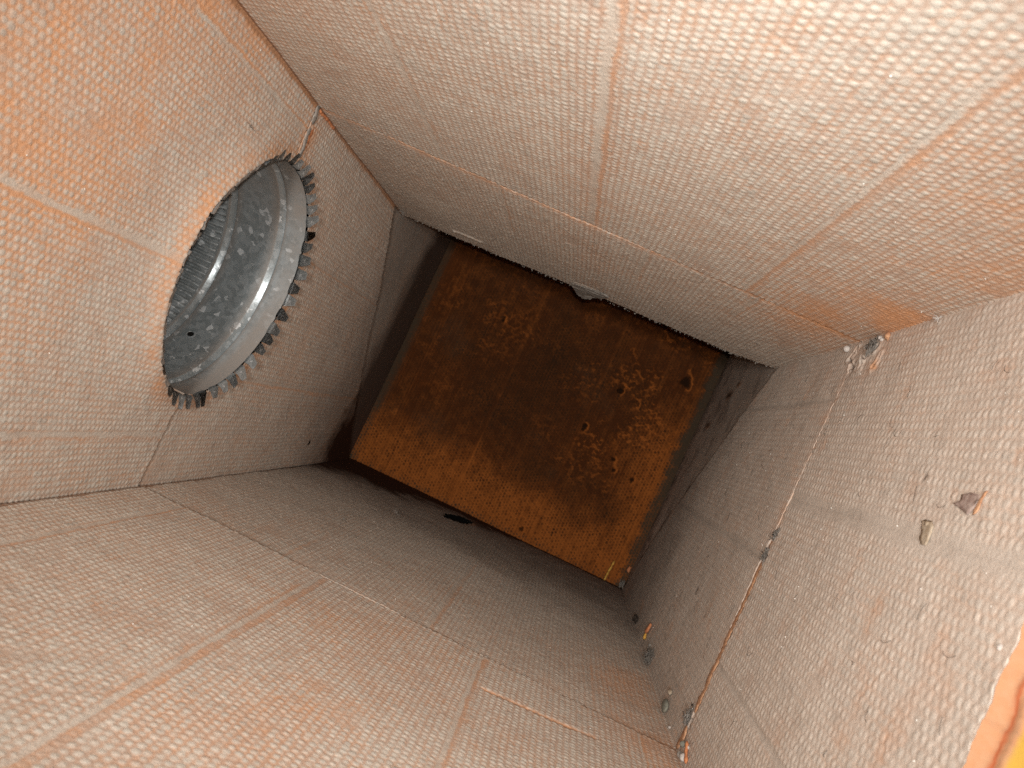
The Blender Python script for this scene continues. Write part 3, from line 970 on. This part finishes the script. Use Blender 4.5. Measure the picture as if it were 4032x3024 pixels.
for i in range(NTAB):
    th = (i + 0.15 * random.uniform(-1, 1)) / NTAB * 2 * math.pi
    x = CX + (CR - 0.0017) * math.cos(th); y = CY + (CR - 0.0017) * math.sin(th)
    near_side = math.radians(205) < th % (2 * math.pi) < math.radians(322)
    o = bpy.data.objects.new('tab', flat_tabs[random.randrange(5)] if near_side else tabs[random.randrange(7)])
    COL.objects.link(o)
    o.parent = collar
    o.location = (x - CX, y - CY, float(rim_dz(x, y)) - 0.0022)
    o.rotation_euler = (random.uniform(-0.10, 0.10), random.uniform(0.08, 0.22), th)

def screw_hole():
    th = math.radians(129); zc = ZT + 0.051
    rad = Vector((math.cos(th), math.sin(th), 0)); tan = Vector((-math.sin(th), math.cos(th), 0))
    c = Vector((CX, CY, zc)) + rad * (CR - 0.0016)
    bm = bmesh.new()
    n = 20; rings = []
    for (r, d) in ((0.0040, 0.0), (0.0031, -0.0006), (0.0026, -0.0002), (0.0024, 0.0003)):
        rings.append([bm.verts.new(c + rad * d + tan * (r * math.cos(k / n * 2 * math.pi)) + Vector((0, 0, r * math.sin(k / n * 2 * math.pi)))) for k in range(n)])
    for a, b in zip(rings[:-1], rings[1:]):
        for k in range(n):
            bm.faces.new((a[k], a[(k + 1) % n], b[(k + 1) % n], b[k]))
    rim = mesh_bm('screw_hole', bm, M_STEEL, collar)
    bm = bmesh.new()
    bm.faces.new([bm.verts.new(c - rad * 0.00005 + tan * (0.0026 * math.cos(k / n * 2 * math.pi)) + Vector((0, 0, 0.0026 * math.sin(k / n * 2 * math.pi)))) for k in range(n)])
    d = mesh_bm('hole_black_disc', bm, M_BLACK, None)  # black disc standing in for the dark inside of the hole
    d.parent = rim
    d.location = (0, 0, 0)
screw_hole()

# ------------------------------------------------------------------ debris
def blob(name, x, y, z, sx, sy, sz, mat, seed, label, cat, group=None, rough=0.25, sub=3):
    """small lump (mm) with an uneven skin resting at the given point"""
    bm = bmesh.new()
    bmesh.ops.create_icosphere(bm, subdivisions=sub, radius=1)
    rng = random.Random(seed)
    ox, oy = rng.uniform(0, 50), rng.uniform(0, 50)
    for v in bm.verts:
        k = 1 + rough * (float(fbm(v.co.x * 1.6 + ox, v.co.y * 1.6 + v.co.z * 2.3 + oy, seed, 3)) - 0.5) * 2
        v.co = Vector((v.co.x * sx / 2, v.co.y * sy / 2, max(v.co.z, -0.8) * sz / 2)) * k / 1000
    bmesh.ops.rotate(bm, verts=bm.verts, matrix=Matrix.Rotation(rng.uniform(-0.25, 0.25), 3, 'Z'))
    o = mesh_bm(name, bm, mat)
    o.location = (x / 1000, y / 1000, (z + sz * 0.36) / 1000)
    return tag(o, label, cat, group)

GB = 'white beads along the floor edge'
blob('bead', -141.5, 497, 0, 5.2, 4.6, 4.4, M_WHITE, 1, 'largest white bead, at the bottom edge of the photo beside the orange shred', 'bead', GB, 0.12)
blob('bead', -143.5, 506.5, 0, 4.4, 4.0, 3.8, M_SEAL, 2, 'grey bead just above the largest white bead', 'bead', GB, 0.1)
blob('bead', -138, 510, 0, 4.0, 4.0, 3.8, M_OLIVE, 3, 'glassy greenish bead, uppermost of the bottom bead cluster', 'bead', GB, 0.08)
blob('bead', -135.5, 499, 0, 2.8, 2.4, 2.4, M_WHITE, 4, 'small white bead squeezed between largest bead and orange shred', 'bead', GB, 0.1)
blob('bead', -145.3, 556, 0, 2.0, 2.6, 2.0, M_WHITE, 5, 'lone tiny white bead under the grey green pebble', 'bead', GB, 0.15)
blob('bead', -141.0, 720, 0, 3.2, 4.2, 3.0, M_WHITE, 6, 'upper white pellet beside the grey lint clump', 'bead', GB, 0.15)
blob('bead', -144.0, 708, 0, 3.0, 3.6, 2.8, M_WHITE, 7, 'lower white pellet beside the grey lint clump', 'bead', GB, 0.15)
blob('bead', -135.0, 728, 0, 3.4, 3.0, 2.6, M_SEAL, 8, 'greyish pellet at the top of the lint clump', 'bead', GB, 0.2)
blob('bead', 143.0, 538, 0, 4.6, 4.2, 4.2, M_WHITE, 9, 'round white bead alone in the far right corner beside the cracks', 'bead', None, 0.06)
blob('bead', 144.5, 484, 0, 2.8, 2.6, 2.6, M_WHITE, 10, 'white bead over its twin at the torn orange patch', 'bead', None, 0.1)
blob('bead', 142.8, 480, 0, 2.4, 3.4, 2.4, M_WHITE, 11, 'oblong white bead under its twin at the torn orange patch', 'bead', None, 0.2)
blob('bead', 8, 254, 0, 2.4, 2.0, 1.8, M_WHITE, 12, 'bright white crumb near the right edge of the photo', 'bead', None, 0.3)
blob('pebble', -141.5, 588, 0, 8.5, 16, 4, M_OLIVE, 18, 'grey green oval pebble lying against the lower wall edge', 'pebble', None, 0.14)
blob('husk', -132, 592, 0, 4.2, 7, 3.2, M_TAN, 19, 'small olive tan husk beside the grey green pebble', 'husk', None, 0.5)
blob('husk', 144, 472, 0, 5, 5, 3, M_RUSTY, 20, 'orange crumb right of the two beads in the torn patch', 'crumb', None, 0.5)
blob('dirt_clump', -140, 846, 0, 7, 12, 5, M_DARK, 21, 'dark dirt clump at the floor edge above the orange shred', 'dirt', None, 0.8)
blob('dirt_crumb', -118, 530, 0, 1.6, 2.4, 1.2, M_DARK, 22, 'black speck left of the orange strip in the floor joint', 'crumb', None, 0.2)
blob('end_crumb', -120, 1039, 0.5, 9, 6, 4, M_ORANGE, 24, 'orange yellow crumb right of the pale fluff in the end corner', 'crumb', None, 0.6)

ribbon('orange_shred', [(-122, 757, 1.6), (-127, 758, 2.2), (-133, 760, 2.0)], 6.0, 3.4, M_ORANGE, None, 31, (-0.128, 0.758, 0.0), 0.4)
o = bpy.data.objects[[x.name for x in bpy.data.objects if x.name.startswith('orange_shred')][-1]]
tag(o, 'bright orange shred lying upright on the floor near the lower wall', 'shred')
o = ribbon('yellow_shred', [(-133, 760, 1.6), (-139, 762, 1.0)], 5.0, 3.0, M_YELLOW, None, 32, (-0.136, 0.761, 0.0), 0.4)
tag(o, 'short yellow shred joined to the lower end of the orange shred', 'shred')
o = ribbon('orange_shred', [(-133, 503, 1.4), (-137, 497, 1.2), (-141, 489, 0.8)], 3.0, 2.0, M_ORANGE, None, 33, (-0.137, 0.497, 0.0), 0.2)
tag(o, 'thin orange shred right of the largest white bead', 'shred')
o = ribbon('yellow_strip', [(-118, 1038, 24), (-130, 1034, 25.5), (-136, 1030, 26.5), (-145, 1024, 27.5)], 6.5, 3.0, M_YELLOW, None, 34, (-0.13, 1.034, 0.026), 0.0)
tag(o, 'torn yellow strip peeling off the bottom of the rusty end panel', 'shred')

def flake(name, pts, th, curl, mat, label, cat, seed, z0=0.6):
    """thin curled piece: outline in mm around its centre, lying on the floor"""
    rng = random.Random(seed)
    cx = sum(p[0] for p in pts) / len(pts); cy = sum(p[1] for p in pts) / len(pts)
    bm = bmesh.new()
    rim = [bm.verts.new(((x - cx) / 1000, (y - cy) / 1000, 0)) for x, y in pts]
    bm.faces.new(rim)
    bmesh.ops.triangulate(bm, faces=bm.faces)
    bmesh.ops.subdivide_edges(bm, edges=bm.edges, cuts=3, use_grid_fill=True)
    for v in bm.verts:
        r2 = (v.co.x ** 2 + v.co.y ** 2) * 1e6
        v.co.z = (curl * r2 / 60 + 0.5 * (float(vnoise(v.co.x * 700, v.co.y * 700, seed)) - 0.5)) / 1000
    bmesh.ops.solidify(bm, geom=bm.faces[:], thickness=th / 1000)
    zmin = min(v.co.z for v in bm.verts)
    o = mesh_bm(name, bm, mat)
    o.location = (cx / 1000, cy / 1000, z0 / 1000 - zmin * 0.6)
    return tag(o, label, cat)

flake('leaf_scrap', [(47, 304), (49, 311), (50.5, 318), (52, 313), (54.5, 314), (56, 308), (55.5, 302), (53, 300.5), (50, 301)], 0.35, 0.02, M_BROWN, 'mauve brown leaf scrap lying on the dusty right wall', 'leaf scrap', 41)
flake('leaf_scrap', [(47.5, 300.6), (50, 300.6), (53.5, 300.0), (57, 299.0), (57.6, 297.6), (54, 298.6), (51, 298.2), (48, 298.8)], 0.5, 0.05, M_RUSTY, 'orange crumbled edge right beside the brown leaf scrap', 'leaf scrap', 42)
flake('insect_husk', [(31, 328.5), (31.2, 324.5), (35, 324), (39.5, 325), (41.5, 328), (38.5, 329.5), (41.5, 333), (40.5, 336), (36.5, 332.5), (33, 331)], 0.5, 0.05, M_TAN, 'tan two pronged husk lying on the smooth band of the right wall', 'husk', 43)

def tangle(name, x, y, z, sx, sy, sz, n, mat, seed, label):
    """matted lint: many short bent fibres caught in a low mound, in mm"""
    rng = random.Random(seed); bm = bmesh.new()
    for k in range(n):
        while True:
            a, b, c = rng.uniform(-1, 1), rng.uniform(-1, 1), rng.uniform(0, 1)
            if a * a + b * b + c * c < 1: break
        p = Vector((a * sx / 2, b * sy / 2, c * sz + 0.3))
        d = Vector((rng.uniform(-1, 1), rng.uniform(-1, 1), rng.uniform(-0.35, 0.35))).normalized()
        L = rng.uniform(2.5, 6.0); prev = None; r0 = rng.uniform(0.16, 0.5)
        for i in range(5):
            r = r0 * (1 - abs(i - 2) * 0.22)
            a1 = d.orthogonal().normalized(); a2 = d.cross(a1)
            ring = [bm.verts.new((p + (a1 * math.cos(q / 3 * 6.283) + a2 * math.sin(q / 3 * 6.283)) * r) / 1000) for q in range(3)]
            if prev:
                for q in range(3):
                    bm.faces.new((prev[q], prev[(q + 1) % 3], ring[(q + 1) % 3], ring[q]))
            prev = ring
            p = p + d * L / 4
            p.z = max(p.z, 0.2)
            d = (d + Vector((rng.uniform(-1, 1), rng.uniform(-1, 1), rng.uniform(-0.4, 0.4))) * 0.6).normalized()
    o = mesh_bm(name, bm, mat)
    o.location = (x / 1000, y / 1000, z / 1000)
    return tag(o, label, 'lint')

def sprig(name, base, normal, n, size, mat, seed, label, cat):
    """tuft of bent fibres standing off a wall"""
    rng = random.Random(seed); bm = bmesh.new()
    nv = Vector(normal)
    for k in range(n):
        d = (nv + Vector((rng.uniform(-1, 1), rng.uniform(-1, 1), rng.uniform(-1, 1))) * 1.3).normalized()
        p = Vector((0, 0, 0)); prev = None
        for i in range(6):
            r = 0.30 * (1 - i / 6.5)
            a1 = d.orthogonal().normalized(); a2 = d.cross(a1)
            ring = [bm.verts.new((p + (a1 * math.cos(q / 4 * 6.283) + a2 * math.sin(q / 4 * 6.283)) * r) / 1000) for q in range(4)]
            if prev:
                for q in range(4):
                    bm.faces.new((prev[q], prev[(q + 1) % 4], ring[(q + 1) % 4], ring[q]))
            prev = ring
            p = p + d * size / 5
            d = (d + Vector((rng.uniform(-1, 1), rng.uniform(-1, 1), rng.uniform(-1, 1))) * 0.5).normalized()
    o = mesh_bm(name, bm, mat)
    o.location = [c / 1000 for c in base]
    return tag(o, label, cat)
tangle('lint_clump', -139, 704, 0, 13, 26, 6, 150, M_GREYD, 13, 'grey fluffy lint clump along the floor edge with pellets on it')
tangle('lint_clump', 139, 489, 0, 11, 13, 4, 110, M_GREYD, 14, 'grey lint clump beside the two beads in the torn patch')
tangle('lint_clump', -124, 524, 0, 12, 8, 3.5, 90, M_SEAL, 15, 'grey lint plug interrupting the orange strip in the floor joint')
tangle('lint_clump', 8, 515, -0.5, 8, 5, 2.4, 60, M_GREYD, 16, 'upper dark square lint plug in the floor joint')
tangle('lint_clump', -7, 516, -0.5, 8, 8, 2.6, 80, M_GREYD, 17, 'lower dark lint plug in the floor joint above the orange strip')
tangle('lint_clump', -141, 1038, 0, 8, 6, 6, 80, M_SEAL, 23, 'pale fluff ball in the deepest bottom corner of the end panel')
sprig('lint_tuft', (145.5, 409, 1.5), (-0.6, -0.2, 0.8), 14, 3.2, M_WHITE, 51, 'white fluff tuft on the edge between upper right and right walls', 'lint')
sprig('lint_tuft', (-146, 822, 281), (1, -0.2, 0), 9, 7.0, M_SEAL, 52, 'pale upright lint tuft on the lower wall left of the dark oval opening', 'lint')
sprig('lint_tuft', (-146, 690, 302), (1, -0.2, 0), 6, 4.0, M_GREYD, 53, 'small grey lint tuft on the lower wall, leftmost', 'lint')
sprig('lint_tuft', (146, 772, 399), (-1, -0.4, -0.2), 16, 6.0, M_SEAL, 54, 'pale lint tuft at the top of the mitred crack beside the dark elbow', 'lint')
sprig('lint_tuft', (100, 446, ZT * 1000 - 3), (0.3, -0.5, -1), 5, 5.0, M_SEAL, 55, 'pale lint wisp at the upper left rim of the steel collar', 'lint')
sprig('lint_tuft', (103, 538, ZT * 1000 - 2), (0.3, 0, -1), 26, 4.5, M_GREYD, 56, 'dense grey lint tuft among the tabs at the top right of the collar', 'lint')

def lint_hairs():
    rng = random.Random(77); bm = bmesh.new()
    for k in range(90):
        x = rng.uniform(-140, 140); y = rng.uniform(255, 720)
        a = rng.uniform(0, 6.28); L = rng.uniform(3, 9); c = rng.uniform(-0.5, 0.5)
        prev = None; n = 6
        px, py = x, y
        for i in range(n + 1):
            r = 0.08
            dx, dy = math.cos(a), math.sin(a)
            z = 0.9 + 0.5 * math.sin(i / n * 3.1)
            ring = [bm.verts.new(((px - dy * r * m) / 1000, (py + dx * r * m) / 1000, (z + zz) / 1000)) for m, zz in ((-1, 0), (1, 0), (0, 0.2))]
            if prev:
                for q in range(3):
                    bm.faces.new((prev[q], prev[(q + 1) % 3], ring[(q + 1) % 3], ring[q]))
            prev = ring
            px += dx * L / n; py += dy * L / n; a += c * 0.6
    o = mesh_bm('lint_fibres', bm, M_LINT)
    tag(o, 'fine dark hairs and fibres strewn over the dusty right wall', 'lint', kind='stuff')
lint_hairs()

def grains():
    rng = random.Random(78); bm = bmesh.new()
    def put(p, s):
        bmesh.ops.create_icosphere(bm, subdivisions=1, radius=s / 1000, matrix=Matrix.Translation(Vector(p) / 1000))
    for k in range(110):
        put((rng.uniform(-143, 143), rng.uniform(252, 760), 0.7), rng.choice((0.2, 0.22, 0.25, 0.3, 0.4)))
    for k in range(40):
        put((HX * 1000 - 0.7, rng.uniform(180, 700), rng.uniform(5, 400)), rng.uniform(0.2, 0.4))
    for k in range(40):
        put((-HX * 1000 + 0.7, rng.uniform(220, 800), rng.uniform(5, 400)), rng.uniform(0.2, 0.4))
    for k in range(25):
        put((rng.uniform(-140, 140), rng.uniform(250, 430), ZT * 1000 - 0.7), rng.uniform(0.25, 0.45))
    o = mesh_bm('pale_grains', bm, M_GRAIN)
    tag(o, 'tiny pale glinting grains scattered over the liner', 'grain', kind='stuff')
grains()
